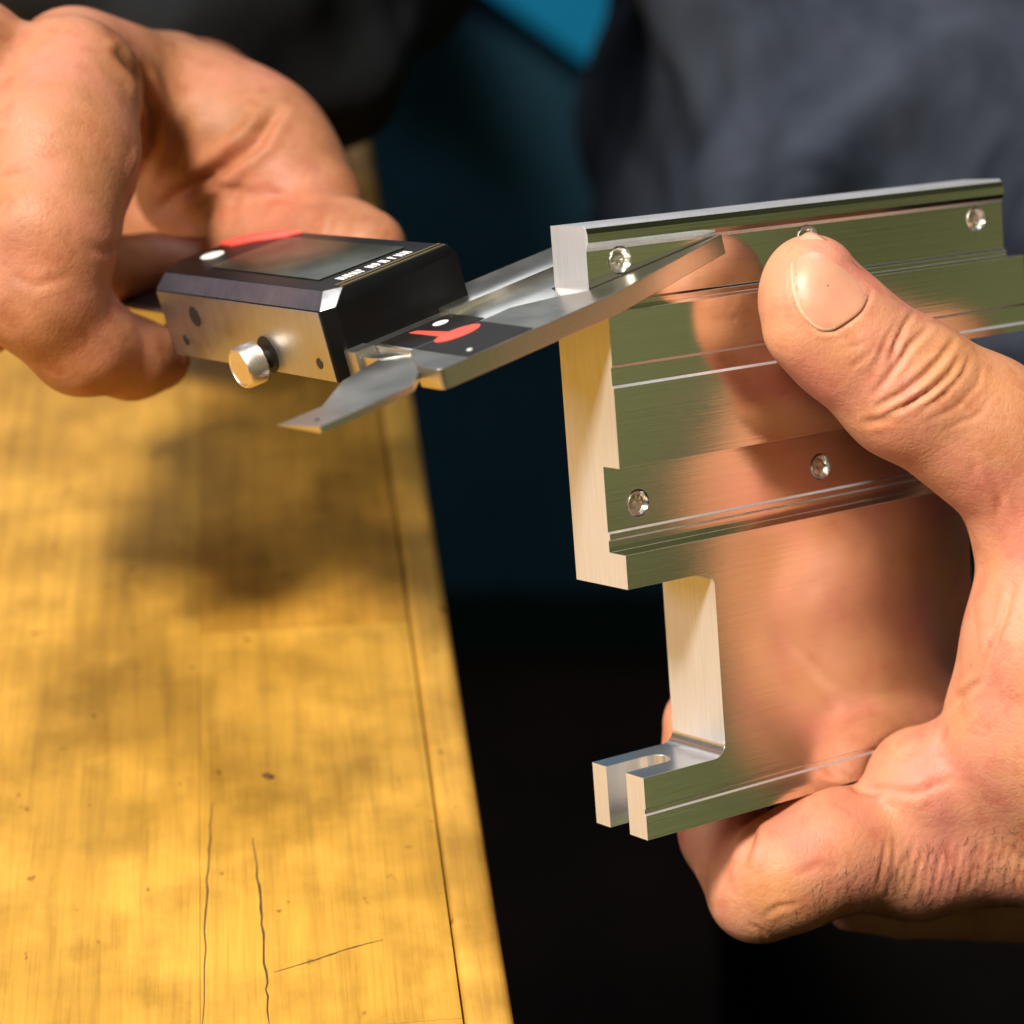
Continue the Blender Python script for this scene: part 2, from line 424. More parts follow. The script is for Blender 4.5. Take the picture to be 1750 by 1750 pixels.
# ------------------------------------------------------------------ work piece
PR = [(0, -5.3), (0.5, -4.75), (1.4, -4.35), (2.8, -4.30), (3.6, -4.75), (4.2, -5.0), (12.6, -5.0), (12.9, -4.35), (13.8, -4.35), (13.89, 0.0),
      (22.6, 0.0), (23.0, -0.38), (25.9, -0.38), (26.3, 0.0), (39.44, 0.0), (39.44, -4.53), (50.4, -4.53), (50.7, -4.05), (51.6, -4.05), (52.0, -4.53), (53.81, -4.53), (53.81, 0.0),
      (97.0, 0.0), (97.2, -0.30), (97.9, -0.30), (98.2, 0.0), (102.4, 0.0), (102.4, -14.66), (0, -14.66)]
prof = prism([(-y, z) for y, z in PR], -2.0, 110.0)      # (x=-Y, y=Z), extruded in z=X
prof.transform(Matrix(((0, 0, 1, 0), (1, 0, 0, 0), (0, 1, 0, 0), (0, 0, 0, 1))))
L1, XR, Xc, F0, F1, H1 = 93.2, 76.5, 17.9, 91.6, 102.41, 59.54
def arc(cx, cy, r, a0, a1, n=8): return [(cx+r*math.cos(math.radians(a0+(a1-a0)*i/n)), cy+r*math.sin(math.radians(a0+(a1-a0)*i/n))) for i in range(n+1)]
sil = [(0, 0.0), (L1, 0.0), (L1, 27.5)]
sil += arc(XR+3, 30.5, 3, -90, -180, 6) + [(XR, F1+5), (0.4, F1+5), (0.4, F0)]
sil += arc(Xc-2.4, F0-2.4, 2.4, 90, 0, 20) + arc(Xc-2.4, H1+2.4, 2.4, 0, -90, 20)
sil += [(0.0, H1)]
silm = prism([(x_, -y_) for x_, y_ in sil], -20, 5)
body = boolean(prof, [silm], 'INTERSECT')
cut = [join([box(-2, 8.5, -F1-2, -F0+5, -10.6, -5.0)]), cyl((8.5, -(F0+F1)/2, -7.8), (0, 1, 0), 2.8, 20, 32)]
RIV = [(6.6, 6.2, -5.0), (46.6, 6.4, -5.0), (86.5, 6.8, -5.0), (6.5, 46.5, -4.53), (46.3, 46.2, -4.53)]
for x_, y_, z_ in RIV: cut.append(cyl((x_, -y_, z_), (0, 0, 1), 2.35, 3.0, 32))
body = boolean(body, cut)
body = bevelled(body, 0.14, 2, 35)
finish(body, 0.001)
wp = empty('aluminium_bracket', mat=MP)
tag(wp, 'polished aluminium bracket profile with steps, rivets and a forked foot held in the right hand', 'metal bracket')
bo = link('profile', body, None, wp)
setmats(body, [M_plate, M_cut, M_fork])
for p_ in body.polygons:
    n_ = p_.normal; c_ = p_.center*1000; mi = 0
    if abs(n_.z) < 0.5 and abs(n_.x) > 0.6: mi = 1
    if max(abs(n_.x), abs(n_.y), abs(n_.z)) < 0.96 and p_.area < 6e-5: mi = 1  # bevels take the paler metal to paint bright edge highlights
    if n_.y > 0.5 and c_.y > -1.0: mi = 1  # top edge takes the paler metal in place of a bright reflection
    if c_.y < -86.5 and n_.y > 0.12 and abs(n_.z) < .5: mi = 2
    if c_.x < 11.6 and c_.y < -88 and -10.8 < c_.z < -4.8: mi = 2
    p_.material_index = mi
def rivet_mesh():
    bm = bmesh.new(); n = 28; rings = [(2.12, -1.4), (2.14, -0.05), (2.05, 0.16), (1.85, 0.02), (1.4, -0.55), (0.75, -0.30), (0.3, -0.55)]
    L = []
    for i, (r_, z_) in enumerate(rings):
        L.append([bm.verts.new((r_*math.cos(2*math.pi*k/n)*(1+(.05*math.sin(3*k)+.05*math.sin(7*k+i) if 0 < i < 6 else 0)), r_*math.sin(2*math.pi*k/n), z_+(.10*math.sin(5*k*.9+i*2) if i > 1 else 0))) for k in range(n)])
    for a_, b_ in zip(L[:-1], L[1:]):
        for k in range(n): bm.faces.new((a_[k], a_[(k+1) % n], b_[(k+1) % n], b_[k]))
    bm.faces.new(L[-1]); bm.faces.new(L[0][::-1])
    bmesh.ops.recalc_face_normals(bm, faces=bm.faces)
    me = bpy.data.meshes.new('m'); bm.to_mesh(me); bm.free()
    return finish(me, 0.001, 50)
rm = rivet_mesh()
for i, (x_, y_, z_) in enumerate(RIV):
    o = link('rivet', rm, M_rivet, wp); o.location = (x_*.001, -y_*.001, z_*.001); o.rotation_euler = (0, 0, i*1.3)

# ------------------------------------------------------------------ caliper (local b, j, u in mm)
cal = empty('digital_caliper', mat=MC)
tag(cal, 'black digital caliper with steel jaws clamped on the edge of the metal bracket', 'caliper')
def cpart(name, meshes, mat, bev=0.25, parent=cal, ang=35, sm=30):
    me = join(meshes) if isinstance(meshes, list) else meshes
    if bev: me = bevelled(me, bev, 2, ang)
    finish(me, 0.001, sm)
    return link(name, me, mat, parent)
# fixed jaw
fj = [(-8.2, -57.5), (-8.2, -44), (-8.6, -37), (-3.4, -30.2), (0.02, -27.4), (0.02, 0.9), (0.5, 1.3), (7.4, -27.5), (7.6, -60.5)] + arc(6.3, -61.0, 1.3, 0, -90, 4) + [(1.2, -62.4), (-8.2, -57.6)]
fj = fj[:-1]
cpart('fixed_jaw', prism(fj, -3.4, 0.0), M_steel, 0.12, sm=20)
# pointed inside jaw, with a faceted tip
def inner_jaw():
    top = [(-9.5, -56.5), (0.6, -61.6), (6.2, -66.6), (7.0, -71.5), (7.4, -79.5), (7.2, -84.3), (-2.0, -78.3), (-10.2, -69.5), (-13.6, -60.2)]
    bm = bmesh.new()
    a_ = [bm.verts.new((x_, y_, -0.8)) for x_, y_ in top]
    b_ = [bm.verts.new((x_*0.98+0.1, y_, -1.9)) for x_, y_ in top]
    bm.faces.new(a_); bm.faces.new(b_[::-1]); n = len(top)
    for i in range(n): bm.faces.new((a_[i], b_[i], b_[(i+1) % n], a_[(i+1) % n]))
    tip = bm.verts.new((-3.6, -85.8, -1.2))
    bmesh.ops.recalc_face_normals(bm, faces=bm.faces)
    # tip facet: between the two end points and the tip
    f1 = bm.faces.new((a_[5], a_[6], tip)); f2 = bm.faces.new((b_[5], tip, b_[6])); f3 = bm.faces.new((a_[5], tip, b_[5])); f4 = bm.faces.new((a_[6], b_[6], tip))
    bmesh.ops.recalc_face_normals(bm, faces=bm.faces)
    me = bpy.data.meshes.new('m'); bm.to_mesh(me); bm.free(); return me
cpart('inside_jaw', inner_jaw(), M_steel, 0.0)
o = cpart('pin_hole', cyl((3.6, -82.6, -1.25), (0.35, -0.6, 1), 0.55, 0.8, 20), M_hole, 0)
# slider jaw
cpart('sliding_jaw', [prism([(-30.0, -37.5), (-30.0, 0.0), (-26.5, 3.0), (-18.3, 3.0), (-18.3, -31.5), (-18.3, -42.5), (-22.0, -42.5), (-22.2, -37.5)], -4.4, 0.9)], M_steel, 0.2)
cpart('measuring_face', [prism([(-18.2, -31.0), (-18.2, 2.5), (-10.6, 2.5), (-10.6, -27.0), (-4.0, -29.9), (-8.9, -36.8), (-9.0, -42.0), (-18.2, -42.0)], -3.6, -0.25)], M_steel, 0.15)
# beam
cpart('beam', [box(-165, -8.3, -57.3, -42.2, -3.4, 0.0)], M_steel, 0.15)
cpart('scale_strip', [box(-165, -22.6, -55.5, -44.0, 0.02, 0.12)], M_sticker, 0)
# slider end block, seen between body and jaw
cpart('end_block', [box(-22.2, -18.6, -61.6, -57.6, -4.8, 0.3)], M_gold if False else M_side, 0.2)
cpart('end_ledge', [prism([(-18.5, -60.9), (-18.5, -57.45), (-8.4, -57.45), (-12.5, -60.4)], -3.2, -0.6)], M_steel, 0.15)
# black sticker with red logo
st1 = [(-18.8, -56.6), (-18.8, -42.4), (-8.6, -42.4), (-8.6, -56.6)]
cpart('sticker', [prism(st1, 0.02, 0.14)], M_sticker, 0)
cpart('sticker', [prism([(-7.9, -56.6), (-7.9, -43.8), (7.2, -43.8), (7.2, -56.6)], 0.02, 0.14)], M_sticker, 0)
def ell(cx, cy, rx, ry, rot=0, n=20, sk=0):
    out = []
    for i in range(n):
        a_ = 2*math.pi*i/n; x_, y_ = rx*math.cos(a_), ry*math.sin(a_)
        out.append((cx+x_*math.cos(rot)-y_*math.sin(rot), cy+x_*math.sin(rot)+y_*math.cos(rot)))
    return out
cpart('red_logo', [prism(ell(-6.3, -49.3, 2.6, 4.3, 0.0), 0.16, 0.22), prism([(-17.4, -51.6), (-16.6, -50.4), (-7.0, -49.0), (-6.0, -51.2), (-10, -51.4)], 0.16, 0.215)], M_red, 0)
cpart('white_mark', [prism(ell(-15.6, -46.4, 1.3, 1.4), 0.16, 0.22)], M_white, 0)
cpart('white_mark', [prism(ell(4.6, -54.4, 0.5, 0.45), 0.16, 0.24)], M_white, 0)
# display body
b0, b1, j0, j1_, u0, u1 = -83.0, -22.1, -63.2, -36.0, -4.8, 10.1
CH = 2.5
def body_mesh():
    bot = [(b0, j0), (b1-1.3, j0), (b1, j0+2.4), (b1, j1_), (b0+8, j1_), (b0-5.0, j1_-6), (b0-6, j0+8)]
    ins = [(b0+0.6, j0+CH), (b1-3.0, j0+CH), (b1-0.9, j0+CH+2.6), (b1-0.9, j1_-0.9), (b0+8.2, j1_-0.9), (b0-3.6, j1_-6.4), (b0-4.8, j0+8.6)]
    bm = bmesh.new()
    A = [bm.verts.new((x_, y_, u0)) for x_, y_ in bot]
    Bv = [bm.verts.new((x_, y_, u1-2.5 if i in (0, 1, 2, 6) else u1-1.6)) for i, (x_, y_) in enumerate(bot)]
    Cv = [bm.verts.new((x_, y_, u1)) for x_, y_ in ins]
    n = len(bot)
    bm.faces.new(A[::-1])
    for i in range(n):
        bm.faces.new((A[i], A[(i+1) % n], Bv[(i+1) % n], Bv[i])); f_ = bm.faces.new((Bv[i], Bv[(i+1) % n], Cv[(i+1) % n], Cv[i])); f_.material_index = {0: 1, 1: 2}.get(i, 0)
    bm.faces.new(Cv)
    bmesh.ops.recalc_face_normals(bm, faces=bm.faces)
    me = bpy.data.meshes.new('m'); bm.to_mesh(me); bm.free(); return me
me = bevelled(body_mesh(), 0.18, 2, 12); finish(me, 0.001, 25)
hb = link('housing', me, None, cal)
setmats(me, [M_black, M_chamf, M_cnr])
# brushed side plate on the j0 face
sp = prism([(b0+1.0, u0+0.15), (b1-1.7, u0+0.15), (b1-1.7, u1-2.75), (b0+0.4, u1-2.75)], 0.0, 0.25)
sp.transform(Matrix.Translation((0, j0, 0)) @ Matrix(((1, 0, 0, 0), (0, 0, -1, 0), (0, 1, 0, 0), (0, 0, 0, 1))))
cpart('side_plate', sp, M_side, 0.06)
JY = j0-0.25
for (bb, uu, rr) in ((-76.0, -1.5, 0.95), (-27.8, -1.7, 0.95)):
    cpart('screw', [cyl((bb, JY-0.05, uu), (0, 1, 0), rr, 0.16, 20)], M_hole, 0)
hx = [(x_, y_) for x_, y_ in arc(-69.5, 3.5, 1.9, 0, 360-36, 9)]
hm = prism(hx, 0, 0.12); hm.transform(Matrix.Translation((0, JY, 0)) @ Matrix(((1, 0, 0, 0), (0, 0, -1, 0), (0, 1, 0, 0), (0, 0, 0, 1))))
cpart('socket', hm, M_hole, 0)
cpart('knob_recess', [cyl((-45.4, JY-0.04, -1.6), (0, 1, 0), 3.3, 0.16, 32)], M_hole, 0)
# lock knob on the side plate
kb, ku = -46.0, -2.2
def lathe(prof_, n=40):
    bm = bmesh.new(); L = []
    for r_, z_ in prof_: L.append([bm.verts.new((r_*math.cos(2*math.pi*k/n), r_*math.sin(2*math.pi*k/n), z_)) for k in range(n)])
    for a_, b_ in zip(L[:-1], L[1:]):
        for k in range(n): bm.faces.new((a_[k], a_[(k+1) % n], b_[(k+1) % n], b_[k]))
    bm.faces.new(L[0][::-1]); bm.faces.new(L[-1]); bmesh.ops.recalc_face_normals(bm, faces=bm.faces)
    me = bpy.data.meshes.new('m'); bm.to_mesh(me); bm.free(); return me
kn = lathe([(1.9, 0), (1.9, 1.6), (3.4, 1.8), (3.75, 2.1), (3.75, 5.2), (3.4, 5.7), (3.1, 5.75), (2.9, 5.6), (0.3, 5.6)])
kn.transform(Matrix.Translation((kb, JY, ku)) @ Matrix.Rotation(math.pi/2, 4, 'X'))
ko = cpart('lock_knob', kn, M_knob, 0, sm=35)
ko.data.materials.append(M_hole)
for p_ in ko.data.polygons:
    if -p_.center.y*1000+JY < 1.7 and abs(p_.center.y*1000-JY) < 1.7: p_.material_index = 1
# display, buttons, print
me = prism([(-72.5, -56.5), (-32.5, -57.0), (-31.5, -40.0), (-72.0, -40.0)], u1+0.02, u1+0.25)
cpart('display', me, M_glass, 0.08)
cpart('button', [prism(ell(-80.6, -51.5, 2.6, 2.2), u1, u1+0.35)], M_white, 0.25)['label'] = 'white oval button'
cpart('button', [prism([(-87.0, -46.5), (-86.0, -42.0), (-79, -38.0), (-71, -37.4), (-73.5, -40.5), (-79, -43.0), (-82.5, -46.5)], u1-0.2, u1+0.7)], M_red, 0.25)['label'] = 'long red button'
# two moulded ridges along the top right edge, their highlights painted gold
cpart('ridge', [box(b1-3.1, b1-2.3, j0+4.8, j1_-1.2, u1-.2, u1+0.28), box(b1-1.7, b1-1.0, j0+4.8, j1_-1.2, u1-0.3, u1+0.20)], M_gold, 0.12)
# illegible white lettering along the right edge of the display
def glyphs():
    ms = []; x_ = -29.6; y_ = -55.6; rs = random.Random(4)
    for word in (4, 3, 3):
        for k in range(word):
            wj = 0.95; hb_ = 2.9
            ms.append(box(x_, x_+hb_, y_, y_+0.3, u1+0.04, u1+0.10))
            if rs.random() < .75: ms.append(box(x_, x_+hb_, y_+wj-.32, y_+wj-.02, u1+0.04, u1+0.10))
            ms.append(box(x_+rs.choice([0, .85, 1.6]), x_+rs.choice([1.15, 2.0]), y_+0.3, y_+wj-.3, u1+0.04, u1+0.098))
            y_ += 1.32
        y_ += 0.6
    return ms
cpart('lettering', glyphs(), M_white, 0)

# ------------------------------------------------------------------ implicit surface bodies
def sdf_mesh(prims, vs, post=None, pad=3.0):
    """prims: list of (A, B, ra, rb, k) rounded cones in mm; surface nets on a grid of step vs"""
    P_ = np.array([p_[0] for p_ in prims]+[p_[1] for p_ in prims]); Rr = max(max(p_[2], p_[3]) for p_ in prims)
    lo = np.min([np.minimum(p_[0]-p_[2], p_[1]-p_[3]) for p_ in prims], axis=0)-pad
    hi = np.max([np.maximum(p_[0]+p_[2], p_[1]+p_[3]) for p_ in prims], axis=0)+pad
    n = np.ceil((hi-lo)/vs).astype(int)+1
    D = np.full(n, 6.0, np.float32)
    for A, B, ra, rb, k in prims:
        m = max(6.0, k+1)
        l = np.clip(np.floor((np.minimum(A-ra, B-rb)-m-lo)/vs).astype(int), 0, n); h = np.clip(np.ceil((np.maximum(A+ra, B+rb)+m-lo)/vs).astype(int)+1, 0, n)
        g = [((np.arange(l[i], h[i])*vs+lo[i])).astype(np.float32) for i in range(3)]
        X = g[0][:, None, None]-A[0]; Y = g[1][None, :, None]-A[1]; Z = g[2][None, None, :]-A[2]
        ba = B-A; L2 = max(ba@ba, 1e-6)
        t_ = np.clip((X*ba[0]+Y*ba[1]+Z*ba[2])/L2, 0, 1)
        d = np.sqrt((X-ba[0]*t_)**2+(Y-ba[1]*t_)**2+(Z-ba[2]*t_)**2)-(ra+(rb-ra)*t_)
        S_ = D[l[0]:h[0], l[1]:h[1], l[2]:h[2]]
        if k > 0:
            q = np.maximum(k-np.abs(S_-d), 0)/k
            r_ = np.minimum(S_, d)-q*q*k*0.25
        else: r_ = np.minimum(S_, d)
        D[l[0]:h[0], l[1]:h[1], l[2]:h[2]] = r_
    if post is not None: D = post(D, lo, vs)
    D[0] = D[-1] = 6; D[:, 0] = D[:, -1] = 6; D[:, :, 0] = D[:, :, -1] = 6
    s = D < 0
    nx, ny, nz = D.shape
    cnt = np.zeros((nx-1, ny-1, nz-1), np.uint8)
    for dx in (0, 1):
        for dy in (0, 1):
            for dz in (0, 1): cnt += s[dx:nx-1+dx, dy:ny-1+dy, dz:nz-1+dz]
    act = (cnt > 0) & (cnt < 8)
    idx = np.full(act.shape, -1, np.int64); C_ = np.argwhere(act); idx[act] = np.arange(len(C_))
    acc = np.zeros((len(C_), 3)); wsum = np.zeros(len(C_))
    corners = [(0, 0, 0), (1, 0, 0), (0, 1, 0), (1, 1, 0), (0, 0, 1), (1, 0, 1), (0, 1, 1), (1, 1, 1)]
    val = [D[C_[:, 0]+c[0], C_[:, 1]+c[1], C_[:, 2]+c[2]].astype(float) for c in corners]
    for a_ in range(8):
        for b_ in range(a_+1, 8):
            ca, cb = corners[a_], corners[b_]
            if sum(abs(ca[i]-cb[i]) for i in range(3)) != 1: continue
            va, vb = val[a_], val[b_]; mk = (va < 0) != (vb < 0)
            t_ = np.where(mk, va/(va-vb+1e-12), 0)
            for i in range(3): acc[:, i] += mk*(ca[i]+(cb[i]-ca[i])*t_)
            wsum += mk
    V = (C_+acc/wsum[:, None])*vs+lo
    F_ = []
    for ax in range(3):
        sa = np.take(s, range(0, s.shape[ax]-1), axis=ax); sb = np.take(s, range(1, s.shape[ax]), axis=ax)
        E_ = np.argwhere(sa != sb); flip = sa[tuple(E_.T)]
        o1, o2 = [(1, 2), (2, 0), (0, 1)][ax]
        ok = (E_[:, o1] > 0) & (E_[:, o2] > 0) & (E_[:, o1] < s.shape[o1]-1) & (E_[:, o2] < s.shape[o2]-1)
        E_ = E_[ok]; flip = flip[ok]
        def at(d1, d2):
            q = E_.copy(); q[:, o1] -= d1; q[:, o2] -= d2; return idx[tuple(q.T)]
        quad = np.stack([at(1, 1), at(0, 1), at(0, 0), at(1, 0)], 1)
        quad[~flip] = quad[~flip][:, ::-1]
        F_.append(quad)
    return V, np.concatenate(F_)
def vnormals(V, F_):
    a_, b_, c_, d_ = (V[F_[:, i]] for i in range(4))
    fn = np.cross(c_-a_, d_-b_); N_ = np.zeros_like(V)
    for i in range(4): np.add.at(N_, F_[:, i], fn)
    return N_/np.maximum(np.linalg.norm(N_, axis=1, keepdims=True), 1e-9)
def relax(V, F_, it=3, lam=0.5):
    e_ = np.concatenate([F_[:, [0, 1]], F_[:, [1, 2]], F_[:, [2, 3]], F_[:, [3, 0]]])
    for _ in range(it):
        A_ = np.zeros_like(V); c_ = np.zeros(len(V))
        np.add.at(A_, e_[:, 0], V[e_[:, 1]]); np.add.at(c_, e_[:, 0], 1)
        V = V+lam*(A_/np.maximum(c_, 1)[:, None]-V)
    return V
def np_mesh(V, F_):
    me = bpy.data.meshes.new('m'); me.vertices.add(len(V)); me.vertices.foreach_set('co', V.astype(np.float32).ravel())
    me.loops.add(F_.size); me.loops.foreach_set('vertex_index', F_.astype(np.int32).ravel())
    me.polygons.add(len(F_)); me.polygons.foreach_set('loop_start', np.arange(len(F_), dtype=np.int32)*F_.shape[1])
    me.polygons.foreach_set('use_smooth', np.ones(len(F_), bool))
    me.update(calc_edges=True); me.validate(); return me
def px(V): return 875+FOC*V[:, 0]/V[:, 2], 875+FOC*V[:, 1]/V[:, 2]
def seg_dist(X, Y, pts):
    d = np.full(len(X), 1e9); tt = np.zeros(len(X)); tot = len(pts)-1
    for i in range(tot):
        (x0, y0), (x1, y1) = pts[i], pts[i+1]; L2 = (x1-x0)**2+(y1-y0)**2
        t_ = np.clip(((X-x0)*(x1-x0)+(Y-y0)*(y1-y0))/L2, 0, 1)
        q = np.hypot(X-x0-t_*(x1-x0), Y-y0-t_*(y1-y0)); m = q < d
        d[m] = q[m]; tt[m] = (i+t_[m])/tot
    return d, tt
def carve(V, Nn, grooves, face=True):
    """press creases (centre line, width px, depth mm) into the skin on the side that faces the viewer; ridge beside it"""
    X, Y = px(V); fr = np.clip(-(Nn*V).sum(1)/np.linalg.norm(V, axis=1)*2.5, 0, 1) if face else np.ones(len(V))
    out = np.zeros(len(V))
    for pts, wd, dp in grooves:
        d, tt = seg_dist(X, Y, pts)
        taper = np.sin(np.pi*np.clip(tt*0.94+0.03, 0, 1))**0.6
        out -= dp*taper*np.exp(-(d/wd)**2) - dp*0.42*taper*np.exp(-((d-wd*2.1)/(wd*1.1))**2)
    return V+Nn*(out*fr)[:, None]
def inpoly(X, Y, poly):
    r_ = np.zeros(len(X), bool); n = len(poly)
    for i in range(n):
        x0, y0 = poly[i]; x1, y1 = poly[(i+1) % n]
        c_ = ((y0 > Y) != (y1 > Y)) & (X < (x1-x0)*(Y-y0)/(y1-y0+1e-9)+x0); r_ ^= c_
    return r_
def P3(x_, y_, d): return ray((x_, y_))*d
def chain(pts, k=3.0):
    return [(np.array(a_[0], float), np.array(b_[0], float), a_[1], b_[1], k) for a_, b_ in zip(pts[:-1], pts[1:])]

person = empty('person', (0.25, 0.62, -0.9))
tag(person, 'worker in dark grey jacket holding a caliper and a metal bracket over the bench', 'person')
def pmesh(name, V, F_, mat, parent=person, sub=None):
    W = cw(V)-np.array((0.25, 0.62, -0.9)); F2 = F_[:, ::-1] if False else F_
    me = np_mesh(W, F2)
    if sub is not None:
        at = me.attributes.new('tone', 'FLOAT', 'POINT'); at.data.foreach_set('value', sub.astype(np.float32))
    return link(name, me, mat, parent, True)

# --- right side of the picture: the hand that holds the bracket
def Z(x_, y_, z_, r_): return (pz((x_, y_), z_), r_)
thumb = chain([Z(1386, 484, 7.6, 8.1), Z(1445, 580, 10.2, 9.9), Z(1552, 664, 14.5, 11.4), Z(1672, 732, 19, 12.0), Z(1810, 850, 24, 14.5), Z(1960, 1030, 32, 17)], 4)
thumb += [(pz((1372, 530), 8.8), pz((1372, 560), 9), 7.0, 6.6, 4)]
palm = chain([Z(1805, 960, 24, 13.0), Z(1792, 1110, 26, 13.6), Z(1765, 1250, 22, 14.2), Z(1745, 1370, 14, 14.0)], 6)
palm += chain([Z(1960, 1050, 34, 17), Z(1930, 1250, 36, 18), Z(1880, 1430, 26, 15)], 8)
palm += chain([Z(1582, 1348, 7, 11.3), Z(1760, 1330, 14, 13.5)], 4)
idx_ = chain([Z(1745, 1410, 12, 14), Z(1560, 1452, 4, 11.7), Z(1420, 1452, 1, 10.3), Z(1345, 1488, -1.5, 10.0)], 4)
mid_ = chain([Z(1345, 1495, -2, 9.6), Z(1296, 1528, -6, 8.4)], 4)+chain([Z(1292, 1520, -8, 8.6), Z(1240, 1425, -20, 8.0), Z(1210, 1300, -23.2, 8.0), Z(1206, 1236, -23.2, 7.8)], 2.5)
def Q(X_, Y_, Z_, r_): return (RP @ np.array([X_, Y_, Z_], float)+TP, r_)
wrist = chain([Q(104, 42, 34, 15), Q(107, 46, 60, 16), Q(121, 56, 90, 18), Q(148, 76, 124, 22), Q(204, 96, 190, 26), Q(290, 118, 290, 31)], 12)
wrist += chain([Q(104, 104, 38, 15), Q(103, 112, 60, 16), Q(119, 120, 90, 18), Q(148, 106, 126, 20)], 14)
wrist += chain([Q(105, 62, 36, 16), Q(104, 70, 62, 17), Q(118, 78, 92, 19)], 14)+chain([Q(103, 84, 34, 16), Q(103, 94, 60, 17), Q(118, 98, 92, 18), Q(147, 84, 125, 20)], 14)
low_ = chain([Z(1450, 1556, -14, 3.8), Z(1540, 1556, -12, 5.2), Z(1680, 1548, -6, 6.6), Z(1850, 1540, 0, 9)], 0.8)
prR = thumb+palm+idx_+mid_+wrist+low_
def press(D, lo, vs):
    # flesh flattens against the bracket (front, bottom and back faces)
    n = D.shape; g = [np.arange(n[i])*vs+lo[i] for i in range(3)]
    X = g[0][:, None, None]-TP[0]; Y = g[1][None, :, None]-TP[1]; Zz = g[2][None, None, :]-TP[2]
    lx = (X*RP[0, 0]+Y*RP[1, 0]+Zz*RP[2, 0]).astype(np.float32); ly = (X*RP[0, 1]+Y*RP[1, 1]+Zz*RP[2, 1]).astype(np.float32); lz = (X*RP[0, 2]+Y*RP[1, 2]+Zz*RP[2, 2]).astype(np.float32)
    bx = np.maximum(np.maximum(-0.5-lx, lx-76.6), np.maximum(np.maximum(27-ly, ly-102.6), np.maximum(-14.8-lz, lz-0.1)))
    by = np.maximum(np.maximum(-0.5-lx, lx-93.4), np.maximum(np.maximum(-0.5-ly, ly-27.0), np.maximum(-14.8-lz, lz-np.where(ly < 13.9, -4.4, 0.1))))
    b_ = np.minimum(bx, by); del lx, ly, lz
    a_ = D; c_ = -b_; k = 0.8
    q = np.maximum(k-np.abs(a_-c_), 0)/k
    return np.maximum(a_, c_)+q*q*k*0.25
VR, FR = sdf_mesh(prR, 0.62, press)
VR = relax(VR, FR, 3); NR = vnormals(VR, FR)
if (NR*(VR-VR.mean(0))).sum() < 0: FR = FR[:, ::-1]; NR = -NR
def c5(pts): return [(1200+x_*.3544, 280+y_*.3544) for x_, y_ in pts]
def c6(pts): return [(1100+x_*.3714, 1000+y_*.3714) for x_, y_ in pts]
NAIL = c5([(425, 455), (432, 600), (468, 705), (520, 770), (575, 805), (640, 800), (720, 750), (775, 700), (815, 610), (800, 560), (700, 450), (600, 370), (520, 330), (455, 375)])
GR = [(c5([(905, 985), (935, 860), (975, 780), (1020, 715)]), 4.5, .50), (c5([(835, 1110), (930, 985), (1000, 880), (1090, 790)]), 5, .60),
      (c5([(850, 1170), (960, 1110), (1060, 1030), (1150, 940), (1215, 850)]), 5.5, .70), (c5([(880, 1215), (1000, 1160), (1100, 1095), (1190, 1020), (1240, 940)]), 5, .65),
      (c5([(820, 1000), (860, 920), (900, 830), (960, 740)]), 4, .25), (c5([(1060, 1190), (1170, 1110), (1260, 1010), (1290, 930)]), 4.5, .35),
      (c5([(1080, 1250), (1230, 1170), (1330, 1060), (1350, 970)]), 4, .25), (c5([(1180, 1280), (1330, 1210), (1420, 1090)]), 4, .20),
      (c5([(660, 900), (740, 880), (800, 860)]), 4, .15), (c5([(700, 990), (770, 950), (830, 900)]), 4, .18),
      (c5([(780, 1250), (850, 1240), (930, 1230)]), 6, .35),
      (c6([(1385, 570), (1330, 650), (1270, 740), (1180, 800)]), 7, .45), (c6([(1560, 440), (1470, 500), (1390, 590)]), 6, .7), (c6([(1700, 0), (1660, 150), (1600, 300), (1560, 420)]), 6, .6), (c6([(1100, 940), (1250, 960), (1400, 900)]), 7, .3),
      (c6([(945, 880), (975, 930), (1040, 950), (1110, 940)]), 7, .8), (c6([(510, 1090), (480, 1190), (450, 1290)]), 8, 1.1),
      (c6([(1500, 60), (1530, 200), (1500, 330)]), 8, .25), (c6([(1620, 40), (1600, 200), (1650, 330)]), 9, .25),
      (c6([(560, 1520), (620, 1480), (700, 1470)]), 5, .3), (c6([(500, 1560), (540, 1590), (560, 1630)]), 4, .3), (c6([(700, 1330), (800, 1290), (900, 1300)]), 7, .15),
      (c5([(1200, 1290), (1300, 1400), (1330, 1500)]), 8, .25), (c5([(1380, 1500), (1440, 1600), (1430, 1700)]), 7, .3)]
for i in range(16):
    x_ = 1120+i*42; GR.append((c6([(x_+random.uniform(-10, 10), 1190+random.uniform(-50, 50)), (x_-18+random.uniform(-12, 12), 1290+random.uniform(-40, 40)), (x_-45, 1400+random.uniform(-40, 40))]), 3.6, random.uniform(.12, .35)))
# nail: rim groove first
rim = NAIL[:9]
GR.append((rim, 4.0, .45))
VR = carve(VR, NR, GR); NR = vnormals(VR, FR)
X, Y = px(VR)
fr = -(NR*VR).sum(1) > 0
def blob(x_, y_, r_): return np.exp(-((X-x_)**2+(Y-y_)**2)/r_**2)
toneR = 0.0+0.55*blob(1385, 650, 60)+0.35*blob(1690, 850, 80)+0.5*blob(1500, 790, 60)+0.35*blob(1660, 1050, 90)+0.45*blob(1400, 1420, 90)+0.35*blob(1230, 1460, 60)+0.35*blob(1500, 1300, 70)+0.3*blob(1340, 520, 50)
toneR = np.clip(toneR+0.05, 0, .85)*0.85
hR = pmesh('hand', VR, FR, M_skin, person, toneR); hR['label'] = 'hand with thumb pressed on the metal bracket'
